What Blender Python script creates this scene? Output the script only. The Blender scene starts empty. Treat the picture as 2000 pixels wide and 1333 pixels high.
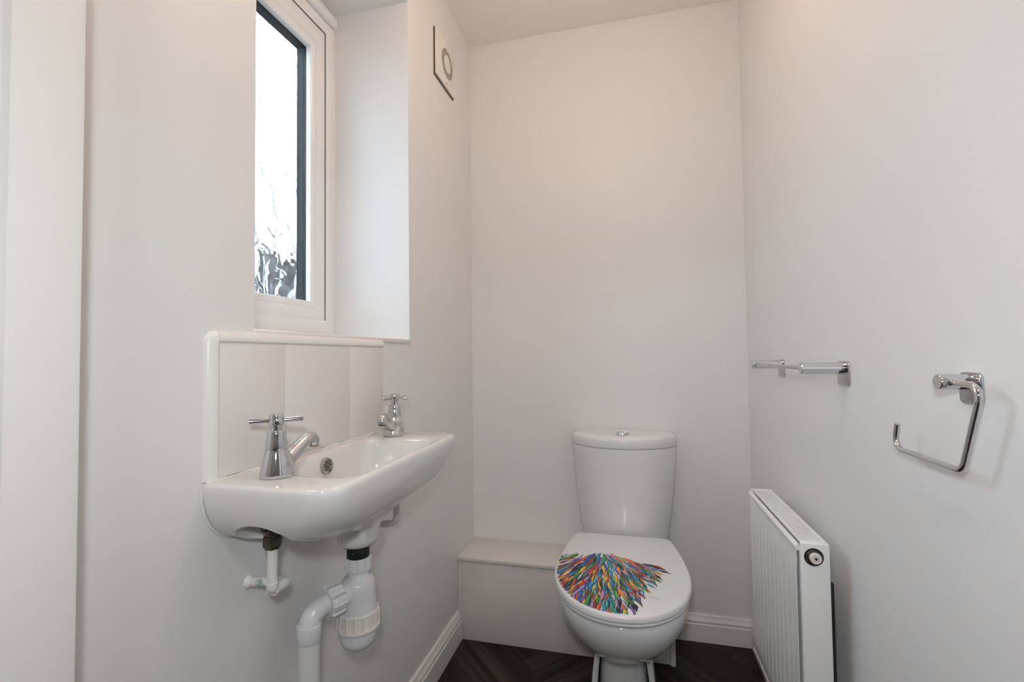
import bpy, bmesh, math, random
from mathutils import Vector, Matrix

random.seed(7)
SC = bpy.context.scene
COL = SC.collection

# ------------------------------------------------------------------ camera
W, H = 1.0508, 2.36            # room width and height; back wall y=0, left wall x=0
YF = -1.50                     # inner face of the wall with the doorway
cam_d = bpy.data.cameras.new('camera')
cam = bpy.data.objects.new('camera', cam_d)
COL.objects.link(cam)
cam_d.sensor_width = 36.0
cam_d.sensor_fit = 'HORIZONTAL'
cam_d.lens = 916.94 * 36.0 / 2000.0
cam_d.clip_start = 0.01
rx = Vector((0.970208, 0.241979, -0.011950))
ux = Vector((0.019248, -0.027819, 0.999428))
fx = Vector((-0.241508, 0.969883, 0.031648))
M = Matrix((rx, ux, -fx)).transposed().to_4x4()
M.translation = Vector((0.63414, -1.86009, 1.04499))
cam.matrix_world = M
SC.camera = cam

# ------------------------------------------------------------------ light and exposure
world = bpy.data.worlds.new('overcast_sky')
SC.world = world
world.use_nodes = True
bg = world.node_tree.nodes['Background']
bg.inputs['Color'].default_value = (0.71, 0.85, 1.0, 1)
bg.inputs['Strength'].default_value = 13.5

def lamp(name, kind, loc, power, color, size=0.1, target=None):
    d = bpy.data.lights.new(name, kind)
    d.energy = power
    d.color = color
    if kind == 'AREA':
        d.shape = 'DISK'
        d.size = size
    else:
        d.shadow_soft_size = size
    o = bpy.data.objects.new(name, d)
    COL.objects.link(o)
    o.location = loc
    if target is not None:
        o.rotation_euler = (Vector(target) - Vector(loc)).to_track_quat('-Z', 'Y').to_euler()
    return o

# the photographer's small flash, just above the lens
lamp('camera_flash', 'AREA', (0.615, -1.90, 1.17), 4.0, (0.93, 1.0, 1.03), 0.07, (0.56, -0.3, 0.95))
LAMP_STRENGTH = 23.5            # unseen warm lamp; its globe and drop are chosen to light the ceiling
HALL_FILL_STRENGTH = 32.0            # unseen fill lamp added in the hall to brighten the nearer walls

vs = SC.view_settings
vs.view_transform = 'Standard'
vs.look = 'None'
vs.gamma = 1.0
vs.use_curve_mapping = False
vs.exposure = 0.0
SC.cycles.diffuse_bounces = 7
SC.cycles.use_light_tree = False

# ------------------------------------------------------------------ materials
def mat(name, color, rough=0.5, metal=0.0, spec=0.5, bump=None, vary=None, coat=0.0):
    m = bpy.data.materials.new(name)
    m.use_nodes = True
    nt = m.node_tree
    b = nt.nodes['Principled BSDF']
    b.inputs['Base Color'].default_value = (*color, 1)
    b.inputs['Roughness'].default_value = rough
    b.inputs['Metallic'].default_value = metal
    b.inputs['Specular IOR Level'].default_value = spec
    b.inputs['Coat Weight'].default_value = coat
    b.inputs['Coat Roughness'].default_value = 0.05
    if bump or vary:
        tc = nt.nodes.new('ShaderNodeTexCoord')
    if bump:
        scale, strength, dist = bump
        n = nt.nodes.new('ShaderNodeTexNoise')
        n.inputs['Scale'].default_value = scale
        n.inputs['Detail'].default_value = 4
        bp = nt.nodes.new('ShaderNodeBump')
        bp.inputs['Strength'].default_value = strength
        bp.inputs['Distance'].default_value = dist
        nt.links.new(tc.outputs['Object'], n.inputs['Vector'])
        nt.links.new(n.outputs['Fac'], bp.inputs['Height'])
        nt.links.new(bp.outputs['Normal'], b.inputs['Normal'])
    if vary:
        scale, c2, lo, hi = vary
        n = nt.nodes.new('ShaderNodeTexNoise')
        n.inputs['Scale'].default_value = scale
        n.inputs['Detail'].default_value = 5
        r = nt.nodes.new('ShaderNodeValToRGB')
        r.color_ramp.elements[0].position = lo
        r.color_ramp.elements[1].position = hi
        r.color_ramp.elements[0].color = (*color, 1)
        r.color_ramp.elements[1].color = (*c2, 1)
        nt.links.new(tc.outputs['Object'], n.inputs['Vector'])
        nt.links.new(n.outputs['Fac'], r.inputs['Fac'])
        nt.links.new(r.outputs['Color'], b.inputs['Base Color'])
    return m

MT = {}
MT['wall'] = mat('painted_plaster', (0.80, 0.79, 0.786), 0.42, spec=0.3, bump=(9, 0.06, 0.02))
MT['ceiling'] = mat('ceiling_paint', (0.88, 0.845, 0.805), 0.7, spec=0.2, bump=(14, 0.08, 0.02))
MT['gloss'] = mat('white_gloss_paint', (0.82, 0.80, 0.78), 0.28, spec=0.5, bump=(20, 0.03, 0.01))
MT['board'] = mat('painted_board', (0.74, 0.71, 0.68), 0.4, spec=0.4, bump=(16, 0.05, 0.01))
MT['sill'] = mat('sill_paint', (0.82, 0.78, 0.73), 0.35)
MT['upvc'] = mat('white_upvc', (0.84, 0.84, 0.84), 0.22)
MT['rubber'] = mat('black_gasket', (0.012, 0.012, 0.014), 0.5)
MT['spacer'] = mat('spacer_metal', (0.008, 0.016, 0.024), 0.5, spec=0.12)
MT['tile'] = mat('glazed_tile', (0.76, 0.735, 0.715), 0.09, bump=(6, 0.03, 0.01))
MT['tiletrim'] = mat('tile_trim_plastic', (0.83, 0.81, 0.78), 0.25)
MT['grout'] = mat('grout', (0.84, 0.79, 0.73), 0.7)
MT['seal'] = mat('sealant', (0.80, 0.775, 0.74), 0.5, vary=(60, (0.55, 0.40, 0.25), 0.66, 0.8))
MT['ceramic'] = mat('white_ceramic', (0.74, 0.725, 0.715), 0.06, spec=0.55)
MT['ceramic_t'] = mat('toilet_ceramic', (0.76, 0.765, 0.77), 0.06, spec=0.55)
MT['seat'] = mat('seat_plastic', (0.78, 0.78, 0.795), 0.2)
MT['chrome'] = mat('chrome', (0.66, 0.66, 0.68), 0.07, metal=1.0)
MT['chrome_worn'] = mat('limescaled_chrome', (0.72, 0.71, 0.70), 0.16, metal=1.0, vary=(45, (0.30, 0.27, 0.25), 0.5, 0.7))
MT['satin'] = mat('satin_chrome', (0.52, 0.52, 0.53), 0.16, metal=1.0)
MT['steel'] = mat('overflow_steel', (0.55, 0.52, 0.48), 0.22, metal=1.0)
MT['hole'] = mat('dark_hole', (0.01, 0.009, 0.009), 0.8)
MT['plastic'] = mat('white_plastic', (0.70, 0.70, 0.72), 0.25)
MT['plastic_c'] = mat('cream_plastic', (0.74, 0.70, 0.645), 0.3)
MT['pipe'] = mat('pipe_plastic', (0.69, 0.685, 0.67), 0.35)
MT['pipepaint'] = mat('painted_copper', (0.74, 0.715, 0.69), 0.4, vary=(30, (0.25, 0.42, 0.36), 0.68, 0.74), bump=(60, 0.2, 0.004))
MT['brass'] = mat('tarnished_brass', (0.13, 0.10, 0.075), 0.35, metal=1.0, vary=(70, (0.05, 0.065, 0.05), 0.45, 0.65))
MT['verdigris'] = mat('verdigris_brass', (0.03, 0.055, 0.045), 0.4, metal=0.7, vary=(90, (0.10, 0.14, 0.11), 0.5, 0.7))
MT['rust'] = mat('rust_stain', (0.17, 0.07, 0.035), 0.7)
MT['radiator'] = mat('radiator_enamel', (0.82, 0.82, 0.815), 0.3)
MT['black'] = mat('black_metal', (0.012, 0.011, 0.012), 0.5)
MT['fan'] = mat('fan_plastic', (0.82, 0.79, 0.75), 0.4)
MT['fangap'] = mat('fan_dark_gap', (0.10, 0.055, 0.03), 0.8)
MT['screed'] = mat('floor_screed', (0.012, 0.008, 0.007), 0.8)
MT['fence'] = mat('fence_timber', (0.024, 0.020, 0.0205), 0.9, spec=0.0, bump=(30, 0.3, 0.01))
MT['gravel'] = mat('yard_paving', (0.10, 0.10, 0.10), 0.9, spec=0.0, bump=(40, 0.4, 0.01))
MT['hall'] = mat('hall_paint', (0.60, 0.56, 0.53), 0.6)
MT['hallfloor'] = mat('hall_floor', (0.05, 0.035, 0.028), 0.5)
MT['lampbase'] = mat('lamp_base', (0.8, 0.8, 0.8), 0.4)
MT['handle'] = mat('handle_white', (0.8, 0.8, 0.8), 0.3)
MT['ink'] = mat('signature_ink', (0.03, 0.03, 0.04), 0.3)

def emission(name, color, strength):
    m = bpy.data.materials.new(name)
    m.use_nodes = True
    nt = m.node_tree
    b = nt.nodes['Principled BSDF']
    b.inputs['Base Color'].default_value = (0.8, 0.8, 0.8, 1)
    b.inputs['Emission Color'].default_value = (*color, 1)
    b.inputs['Emission Strength'].default_value = strength
    return m
MT['lamp'] = emission('warm_lamp_glass', (1.0, 0.75, 0.57), LAMP_STRENGTH)
MT['hallfill'] = emission('hall_fill_glass', (1.0, 0.97, 0.96), HALL_FILL_STRENGTH)

def wood():
    m = bpy.data.materials.new('dark_oak_vinyl')
    m.use_nodes = True
    nt = m.node_tree
    L = nt.links.new
    b = nt.nodes['Principled BSDF']
    tc = nt.nodes.new('ShaderNodeTexCoord')
    oi = nt.nodes.new('ShaderNodeObjectInfo')
    add = nt.nodes.new('ShaderNodeVectorMath'); add.operation = 'ADD'
    mul = nt.nodes.new('ShaderNodeVectorMath'); mul.operation = 'SCALE'
    mul.inputs['Scale'].default_value = 9.0
    comb = nt.nodes.new('ShaderNodeCombineXYZ')
    L(oi.outputs['Random'], comb.inputs[0]); L(oi.outputs['Random'], comb.inputs[1]); L(oi.outputs['Random'], comb.inputs[2])
    L(comb.outputs[0], mul.inputs[0])
    L(tc.outputs['Object'], add.inputs[0]); L(mul.outputs[0], add.inputs[1])
    mp = nt.nodes.new('ShaderNodeMapping'); mp.inputs['Scale'].default_value = (2.2, 34.0, 10.0)
    L(add.outputs[0], mp.inputs['Vector'])
    n = nt.nodes.new('ShaderNodeTexNoise'); n.inputs['Scale'].default_value = 1.0; n.inputs['Detail'].default_value = 7
    n.inputs['Distortion'].default_value = 0.6
    L(mp.outputs[0], n.inputs['Vector'])
    mp2 = nt.nodes.new('ShaderNodeMapping'); mp2.inputs['Scale'].default_value = (2.0, 11.0, 10.0)
    L(add.outputs[0], mp2.inputs['Vector'])
    n2 = nt.nodes.new('ShaderNodeTexNoise'); n2.inputs['Scale'].default_value = 1.0; n2.inputs['Detail'].default_value = 3
    L(mp2.outputs[0], n2.inputs['Vector'])
    ad = nt.nodes.new('ShaderNodeMath'); ad.operation = 'MULTIPLY_ADD'
    ad.inputs[1].default_value = 0.6
    L(n2.outputs['Fac'], ad.inputs[0]); 
    m3 = nt.nodes.new('ShaderNodeMath'); m3.operation = 'MULTIPLY'; m3.inputs[1].default_value = 0.5
    L(n.outputs['Fac'], m3.inputs[0]); L(m3.outputs[0], ad.inputs[2])
    r = nt.nodes.new('ShaderNodeValToRGB')
    e = r.color_ramp.elements
    e[0].position = 0.38; e[0].color = (0.008, 0.0052, 0.0045, 1)
    e[1].position = 0.72; e[1].color = (0.060, 0.042, 0.033, 1)
    k = e.new(0.54); k.color = (0.021, 0.0145, 0.012, 1)
    L(ad.outputs[0], r.inputs['Fac'])
    L(r.outputs['Color'], b.inputs['Base Color'])
    b.inputs['Roughness'].default_value = 0.48
    b.inputs['Specular IOR Level'].default_value = 0.25
    bp = nt.nodes.new('ShaderNodeBump'); bp.inputs['Strength'].default_value = 0.25; bp.inputs['Distance'].default_value = 0.002
    L(n.outputs['Fac'], bp.inputs['Height']); L(bp.outputs['Normal'], b.inputs['Normal'])
    return m
MT['wood'] = wood()

def clear_glass():
    m = bpy.data.materials.new('clear_pane')
    m.use_nodes = True
    nt = m.node_tree
    nt.nodes.remove(nt.nodes['Principled BSDF'])
    out = nt.nodes['Material Output']
    t = nt.nodes.new('ShaderNodeBsdfTransparent'); t.inputs[0].default_value = (0.97, 0.985, 0.98, 1)
    g = nt.nodes.new('ShaderNodeBsdfGlossy'); g.inputs['Roughness'].default_value = 0.02
    mx = nt.nodes.new('ShaderNodeMixShader'); mx.inputs[0].default_value = 0.05
    nt.links.new(t.outputs[0], mx.inputs[1]); nt.links.new(g.outputs[0], mx.inputs[2])
    nt.links.new(mx.outputs[0], out.inputs['Surface'])
    return m
MT['clear'] = clear_glass()

def leaf_glass():
    """obscure glass: pressed leaf relief that bends what is seen through it"""
    m = bpy.data.materials.new('leaf_relief_glass')
    m.use_nodes = True
    nt = m.node_tree
    L = nt.links.new
    nt.nodes.remove(nt.nodes['Principled BSDF'])
    out = nt.nodes['Material Output']
    tc = nt.nodes.new('ShaderNodeTexCoord')
    nz = nt.nodes.new('ShaderNodeTexNoise'); nz.inputs['Scale'].default_value = 6.0; nz.inputs['Detail'].default_value = 3
    L(tc.outputs['Object'], nz.inputs['Vector'])
    sub = nt.nodes.new('ShaderNodeVectorMath'); sub.operation = 'MULTIPLY_ADD'
    sub.inputs[1].default_value = (0.0, 0.10, 0.10)
    L(nz.outputs['Color'], sub.inputs[0]); L(tc.outputs['Object'], sub.inputs[2])
    mp = nt.nodes.new('ShaderNodeMapping')
    mp.inputs['Rotation'].default_value = (0.55, 0, 0)
    mp.inputs['Scale'].default_value = (1, 18.0, 9.0)
    L(sub.outputs[0], mp.inputs['Vector'])
    v = nt.nodes.new('ShaderNodeTexVoronoi'); v.feature = 'DISTANCE_TO_EDGE'; v.inputs['Scale'].default_value = 1.0
    L(mp.outputs[0], v.inputs['Vector'])
    r = nt.nodes.new('ShaderNodeMapRange'); r.interpolation_type = 'SMOOTHSTEP'
    r.inputs['From Min'].default_value = 0.0; r.inputs['From Max'].default_value = 0.16
    L(v.outputs['Distance'], r.inputs['Value'])
    n2 = nt.nodes.new('ShaderNodeTexNoise'); n2.inputs['Scale'].default_value = 16.0; n2.inputs['Detail'].default_value = 1
    L(tc.outputs['Object'], n2.inputs['Vector'])
    ad = nt.nodes.new('ShaderNodeMath'); ad.operation = 'MULTIPLY_ADD'; ad.inputs[1].default_value = 0.9
    L(n2.outputs['Fac'], ad.inputs[0]); L(r.outputs[0], ad.inputs[2])
    bp = nt.nodes.new('ShaderNodeBump'); bp.inputs['Strength'].default_value = 1.0; bp.inputs['Distance'].default_value = 0.0040
    L(ad.outputs[0], bp.inputs['Height'])
    g = nt.nodes.new('ShaderNodeBsdfGlass'); g.inputs['IOR'].default_value = 1.45; g.inputs['Roughness'].default_value = 0.0
    g.inputs['Color'].default_value = (0.96, 0.98, 0.98, 1)
    L(bp.outputs['Normal'], g.inputs['Normal'])
    t = nt.nodes.new('ShaderNodeBsdfTransparent'); t.inputs[0].default_value = (0.96, 0.98, 0.98, 1)
    mx = nt.nodes.new('ShaderNodeMixShader'); mx.inputs[0].default_value = 0.86
    L(t.outputs[0], mx.inputs[1]); L(g.outputs[0], mx.inputs[2])
    L(mx.outputs[0], out.inputs['Surface'])
    return m
MT['leaf'] = leaf_glass()

def stroke_print():
    m = bpy.data.materials.new('printed_strokes')
    m.use_nodes = True
    nt = m.node_tree
    b = nt.nodes['Principled BSDF']
    a = nt.nodes.new('ShaderNodeVertexColor'); a.layer_name = 'ink'
    nt.links.new(a.outputs['Color'], b.inputs['Base Color'])
    b.inputs['Roughness'].default_value = 0.15
    return m
MT['print'] = stroke_print()

# ------------------------------------------------------------------ mesh helpers
class MB:
    def __init__(s):
        s.v = []; s.f = []
    def add(s, verts, faces):
        n = len(s.v)
        s.v += [tuple(q) for q in verts]
        s.f += [tuple(i + n for i in f) for f in faces]
        return s
    def box(s, a, b):
        x0, y0, z0 = a; x1, y1, z1 = b
        if x0 > x1: x0, x1 = x1, x0
        if y0 > y1: y0, y1 = y1, y0
        if z0 > z1: z0, z1 = z1, z0
        return s.add([(x0,y0,z0),(x1,y0,z0),(x1,y1,z0),(x0,y1,z0),(x0,y0,z1),(x1,y0,z1),(x1,y1,z1),(x0,y1,z1)],
                     [(3,2,1,0),(4,5,6,7),(0,1,5,4),(1,2,6,5),(2,3,7,6),(3,0,4,7)])
    def loft(s, loops, cap0=True, cap1=True, closed=True):
        n = len(loops[0]); base = len(s.v)
        for l in loops: s.v += [tuple(q) for q in l]
        for i in range(len(loops) - 1):
            for j in range(n if closed else n - 1):
                k = (j + 1) % n
                s.f.append((base+i*n+j, base+i*n+k, base+(i+1)*n+k, base+(i+1)*n+j))
        if cap0: s.f.append(tuple(base + j for j in reversed(range(n))))
        if cap1: s.f.append(tuple(base + (len(loops)-1)*n + j for j in range(n)))
        return s
    def lathe(s, prof, origin, axis=(0,0,1), n=32, cap0=True, cap1=True):
        a = Vector(axis).normalized()
        t = Vector((1,0,0)) if abs(a.x) < 0.9 else Vector((0,1,0))
        u = (t - a * t.dot(a)).normalized(); w = a.cross(u)
        o = Vector(origin)
        loops = []
        for r, h in prof:
            loops.append([o + a*h + (u*math.cos(2*math.pi*k/n) + w*math.sin(2*math.pi*k/n))*r for k in range(n)])
        return s.loft(loops, cap0, cap1)
    def tube(s, path, r, n=16, cap=True):
        P = [Vector(q) for q in path]
        rr = r if isinstance(r, (list, tuple)) else [r]*len(P)
        T = []
        for i in range(len(P)):
            d = (P[min(i+1, len(P)-1)] - P[max(i-1, 0)])
            T.append(d.normalized())
        t = Vector((0,0,1)) if abs(T[0].z) < 0.9 else Vector((1,0,0))
        u = (t - T[0]*t.dot(T[0])).normalized()
        loops = []
        for i in range(len(P)):
            u = (u - T[i]*u.dot(T[i])).normalized()
            w = T[i].cross(u)
            loops.append([P[i] + (u*math.cos(2*math.pi*k/n) + w*math.sin(2*math.pi*k/n))*rr[i] for k in range(n)])
        return s.loft(loops, cap, cap)
    def prism(s, poly, fn0, fn1):
        """poly: 2-D points; fn0 / fn1 turn one into a 3-D point at either end"""
        return s.loft([[fn0(*q) for q in poly], [fn1(*q) for q in poly]])

def fillet(path, r, n=8):
    P = [Vector(q) for q in path]
    out = [P[0]]
    for i in range(1, len(P)-1):
        a = (P[i-1]-P[i]); b = (P[i+1]-P[i])
        la, lb = a.length, b.length
        a.normalize(); b.normalize()
        ang = a.angle(b)
        d = min(r / math.tan(ang/2), la*0.49 if i > 1 else la*0.95, lb*0.49 if i < len(P)-2 else lb*0.95)
        p0 = P[i] + a*d; p1 = P[i] + b*d
        for k in range(n+1):
            q = k/n
            out.append((1-q)**2*p0 + 2*q*(1-q)*P[i] + q*q*p1)
    out.append(P[-1])
    return out

def rrect(x0, x1, y0, y1, rs, z, ns=10, nc=10):
    """rounded rectangle in plan; rs = radii at (x0,y0),(x1,y0),(x1,y1),(x0,y1)"""
    cs = [(x0,y0,180),(x1,y0,270),(x1,y1,0),(x0,y1,90)]
    pts = []; arcs = []
    for (cx, cy, a0), r in zip(cs, rs):
        r = min(r, (x1-x0)/2*0.999, (y1-y0)/2*0.999)
        ox = cx + r if cx == x0 else cx - r
        oy = cy + r if cy == y0 else cy - r
        arcs.append([(ox + r*math.cos(math.radians(a0+90*k/nc)), oy + r*math.sin(math.radians(a0+90*k/nc))) for k in range(nc+1)])
    for i in range(4):
        pts += arcs[i]
        a = arcs[i][-1]; b = arcs[(i+1) % 4][0]
        pts += [(a[0]+(b[0]-a[0])*k/ns, a[1]+(b[1]-a[1])*k/ns) for k in range(1, ns)]
    return [(x, y, z) for x, y in pts]

WL = {}
def make(name, mb, material, parent=None, bevel=0.0, smooth=40, segs=2, recalc=True, mesh=None, loc=None):
    """one mesh object with its origin at the middle of its own box"""
    if mesh is None:
        v = [Vector(q) for q in mb.v]
        lo = Vector((min(q.x for q in v), min(q.y for q in v), min(q.z for q in v)))
        hi = Vector((max(q.x for q in v), max(q.y for q in v), max(q.z for q in v)))
        loc = (lo + hi)/2 if parent is not None else Vector(((lo.x+hi.x)/2, (lo.y+hi.y)/2, lo.z))
        mesh = bpy.data.meshes.new(name)
        mesh.from_pydata([q - loc for q in v], [], mb.f)
        bm = bmesh.new(); bm.from_mesh(mesh)
        if recalc: bmesh.ops.recalc_face_normals(bm, faces=bm.faces)
        if bevel:
            es = [e for e in bm.edges if len(e.link_faces) == 2 and e.calc_face_angle(0) > math.radians(35)]
            bmesh.ops.bevel(bm, geom=es, offset=bevel, segments=segs, profile=0.5, affect='EDGES', clamp_overlap=True)
        bm.to_mesh(mesh); bm.free()
        mesh.materials.append(MT[material] if isinstance(material, str) else material)
        if smooth:
            for p in mesh.polygons: p.use_smooth = True
            mesh.set_sharp_from_angle(angle=math.radians(smooth))
    o = bpy.data.objects.new(name, mesh)
    COL.objects.link(o)
    loc = Vector(loc)
    WL[o.name] = loc
    if parent is not None:
        o.parent = parent
        o.location = loc - WL[parent.name]
    else:
        o.location = loc
    return o

def thing(name, loc, label, cat, group=None):
    o = bpy.data.objects.new(name, None)
    COL.objects.link(o)
    o.location = loc
    o.empty_display_size = 0.05
    WL[o.name] = Vector(loc)
    o['label'] = label; o['category'] = cat
    if group: o['group'] = group
    return o

def tag(o, label, cat, group=None):
    o['label'] = label; o['category'] = cat
    if group: o['group'] = group
    return o

def struct(o, label, cat):
    o['kind'] = 'structure'; o['label'] = label; o['category'] = cat
    return o

# ------------------------------------------------------------------ room shell
WT = 0.33                                  # outer wall thickness
OY0, OY1, OZ0, OZ1 = -1.174, -0.578, 1.097, 2.128   # window opening
b = MB()
b.box((-WT, YF-0.12, -0.05), (0, OY0, H)).box((-WT, OY1, -0.05), (0, 0.1, H))
b.box((-WT, OY0, -0.05), (0, OY1, OZ0-0.012)).box((-WT, OY0, OZ1), (0, OY1, H))
struct(make('wall_left', b, 'wall', smooth=0), 'white painted wall with a deep window recess above the basin', 'wall')
b = MB().box((W, YF-0.12, -0.05), (W+0.12, 0.1, H))
struct(make('wall_right', b, 'wall', smooth=0), 'white painted wall behind the radiator and the chrome holders', 'wall')
b = MB().box((0, 0, -0.05), (W, 0.1, H))
struct(make('wall_back', b, 'wall', smooth=0), 'white painted end wall behind the toilet cistern', 'wall')
DX0, DX1, DH = 0.078, 0.965, 2.02
b = MB().box((0, YF-0.12, -0.05), (DX0-0.02, YF, H)).box((DX1+0.02, YF-0.12, -0.05), (W, YF, H)).box((DX0-0.02, YF-0.12, DH+0.02), (DX1+0.02, YF, H))
struct(make('wall_front', b, 'wall', smooth=0), 'white wall round the doorway the photo is taken from', 'wall')
b = MB().box((-0.02, YF-0.12, H), (W+0.02, 0.02, H+0.05))
struct(make('ceiling', b, 'ceiling', smooth=0), 'off-white painted ceiling above the end wall', 'ceiling')

# the hall behind the camera
b = MB().box((-0.9, -3.4, -0.05), (-0.8, YF-0.12, H)).box((1.9, -3.4, -0.05), (2.0, YF-0.12, H)).box((-0.9, -3.5, -0.05), (2.0, -3.4, H))
b.box((-0.9, YF-0.13, -0.05), (-WT, YF-0.10, H)).box((W+0.12, YF-0.13, -0.05), (2.0, YF-0.10, H))
struct(make('wall_hall', b, 'hall', smooth=0), 'plain hall walls behind the doorway', 'wall')
b = MB().box((-0.9, -3.5, H), (2.0, YF-0.12, H+0.05))
struct(make('ceiling_hall', b, 'ceiling', smooth=0), 'plain hall ceiling beyond the doorway', 'ceiling')
b = MB().box((-0.9, -3.5, -0.05), (2.0, YF-0.12, 0.0))
struct(make('floor_hall', b, 'hallfloor', smooth=0), 'dark hall floor beyond the doorway', 'floor')

# door lining: rebated boards either side and over the doorway
lin = [(DX0-0.02, YF+0.0), (0.086, YF), (0.0903, YF-0.0015), (0.092, YF-0.006), (0.092, -1.5625), (0.080, -1.5625), (0.080, YF-0.12), (DX0-0.02, YF-0.12)]
b = MB().prism(lin, lambda x, y: (x, y, 0), lambda x, y: (x, y, DH))
ln = struct(make('trim_1', b, 'gloss', smooth=35), 'white gloss door lining at the left edge of the doorway', 'door frame')
rl = [(W - x + 0.0 - (W - DX1 - 0.078), y) for x, y in lin]
b = MB().prism(rl, lambda x, y: (x, y, 0), lambda x, y: (x, y, DH))
struct(make('trim_2', b, 'gloss', smooth=35), 'white gloss door lining at the right side of the doorway', 'door frame')
b = MB().box((DX0-0.02, YF-0.12, DH), (DX1+0.02, YF, DH+0.02))
struct(make('trim_3', b, 'gloss', smooth=0), 'white gloss door lining over the doorway', 'door frame')

# floor: dark herringbone planks on a screed
fl = struct(make('floor', MB().box((0, YF-0.12, -0.05), (W, 0, -0.004)), 'screed', smooth=0), 'dark brown wood-effect herringbone plank floor', 'floor')
pw = 0.1217; pl = 4*pw; R2 = math.sqrt(0.5)
def uv2xy(u, v): return ((u+v)*R2, (v-u)*R2)
def clip(poly, n, c):
    out = []
    for i in range(len(poly)):
        a = poly[i]; q = poly[(i+1) % len(poly)]
        da = a[0]*n[0]+a[1]*n[1]-c; dq = q[0]*n[0]+q[1]*n[1]-c
        if da <= 0: out.append(a)
        if (da < 0 < dq) or (dq < 0 < da):
            t = da/(da-dq); out.append((a[0]+(q[0]-a[0])*t, a[1]+(q[1]-a[1])*t))
    return out
g = 0.0007
for k in range(-14, 15):
    for mm in range(-4, 5):
        for kind in (0, 1):
            u0 = -k*pw + mm*pl; v0 = k*pw + mm*pl
            if kind == 0: q = (u0, u0+pl, v0-pw, v0)
            else: q = (u0+3*pw, u0+4*pw, v0, v0+pl)
            c = [(q[0]+g, q[2]+g), (q[1]-g, q[2]+g), (q[1]-g, q[3]-g), (q[0]+g, q[3]-g)]
            poly = [uv2xy(*e) for e in c]
            for n, cc in (((1,0), W-0.001), ((-1,0), -0.001), ((0,1), -0.001), ((0,-1), 1.619)):
                if len(poly) > 2: poly = clip(poly, n, cc)
            if len(poly) < 3: continue
            ar = abs(sum(poly[i][0]*poly[(i+1)%len(poly)][1]-poly[(i+1)%len(poly)][0]*poly[i][1] for i in range(len(poly))))/2
            if ar < 0.0006: continue
            ux_, uy_ = uv2xy((q[0]+q[1])/2, (q[2]+q[3])/2)
            ang = -math.pi/4 if kind == 0 else math.pi/4
            ca, sa = math.cos(-ang), math.sin(-ang)
            loc2 = [((x-ux_)*ca-(y-uy_)*sa, (x-ux_)*sa+(y-uy_)*ca) for x, y in poly]
            n_ = len(loc2)
            me = bpy.data.meshes.new('plank')
            vv = [(x, y, -0.002) for x, y in loc2] + [(x, y, 0.002) for x, y in loc2]
            ff = [tuple(range(n_, 2*n_)), tuple(reversed(range(n_)))] + [(i, (i+1) % n_, n_+(i+1) % n_, n_+i) for i in range(n_)]
            me.from_pydata(vv, [], ff)
            me.materials.append(MT['wood'])
            me.update()
            bm = bmesh.new(); bm.from_mesh(me); bmesh.ops.recalc_face_normals(bm, faces=bm.faces); bm.to_mesh(me); bm.free()
            o = make('plank', None, None, fl, mesh=me, loc=(ux_, uy_, -0.002))
            o.rotation_euler = (0, 0, ang)

# skirting boards with a small moulded top
def skirt(hh):
    return [(0,0),(0.016,0),(0.016,hh*0.66),(0.0125,hh*0.69),(0.0125,hh*0.71),(0.0145,hh*0.735),(0.0150,hh*0.79),(0.0125,hh*0.84),
            (0.0105,hh*0.865),(0.0088,hh*0.93),(0.0072,hh*0.985),(0.005,hh),(0,hh)]
b = MB().prism(skirt(0.106), lambda d, z: (d, YF, z), lambda d, z: (d, -0.192, z))
struct(make('baseboard_left', b, 'gloss', smooth=30), 'white moulded skirting board along the wall under the basin', 'skirting board')
b = MB().prism(skirt(0.094), lambda d, z: (0.55, -d, z), lambda d, z: (W, -d, z))
struct(make('baseboard_back', b, 'gloss', smooth=30), 'white moulded skirting board between the toilet and the radiator', 'skirting board')
b = MB().prism(skirt(0.094), lambda d, z: (W-d, YF, z), lambda d, z: (W-d, -0.0165, z))
struct(make('baseboard_right', b, 'gloss', smooth=30), 'white moulded skirting board on the wall under the radiator', 'skirting board')

# ------------------------------------------------------------------ window
win = thing('window_1', (-0.26, (OY0+OY1)/2, OZ0), 'white plastic window with leaf-patterned obscure glass in the deep recess', 'window')
win['kind'] = 'structure'
FX = -0.25
def frame_ring(y0, y1, z0, z1, wl, wr, wb, wt, xb, xf, ch=0.0):
    """four mitred bars; front edge towards the opening is chamfered by ch"""
    bb = MB()
    out = [(y0,z0),(y1,z0),(y1,z1),(y0,z1)]
    inn = [(y0+wl,z0+wb),(y1-wr,z0+wb),(y1-wr,z1-wt),(y0+wl,z1-wt)]
    inc = [(y0+wl-ch,z0+wb-ch),(y1-wr+ch,z0+wb-ch),(y1-wr+ch,z1-wt+ch),(y0+wl-ch,z1-wt+ch)]
    loops = [[(xb,*q) for q in out], [(xf,*q) for q in out], [(xf,*q) for q in inc], [(xf-ch*0.7,*q) for q in inn], [(xb,*q) for q in inn]]
    bb.loft(loops, False, False)
    n = 4
    for j in range(4):
        bb.f.append((j, (j+1) % 4, 16+(j+1) % 4, 16+j))
    return bb
make('window_frame', frame_ring(OY0, OY1, OZ0, OZ1, 0.05, 0.0455, 0.0605, 0.0855, -0.32, FX, 0.0015), 'upvc', win, smooth=30, bevel=0.0012)
SY0, SY1, SZ0, SZ1 = OY0+0.052, -0.6290, 1.157, 2.0375
make('sash_gasket', frame_ring(SY0-0.002, SY1+0.0070, SZ0-0.002, SZ1+0.0070, 0.02, 0.02, 0.02, 0.02, -0.29, FX-0.0035), 'rubber', win, smooth=0)
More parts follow.
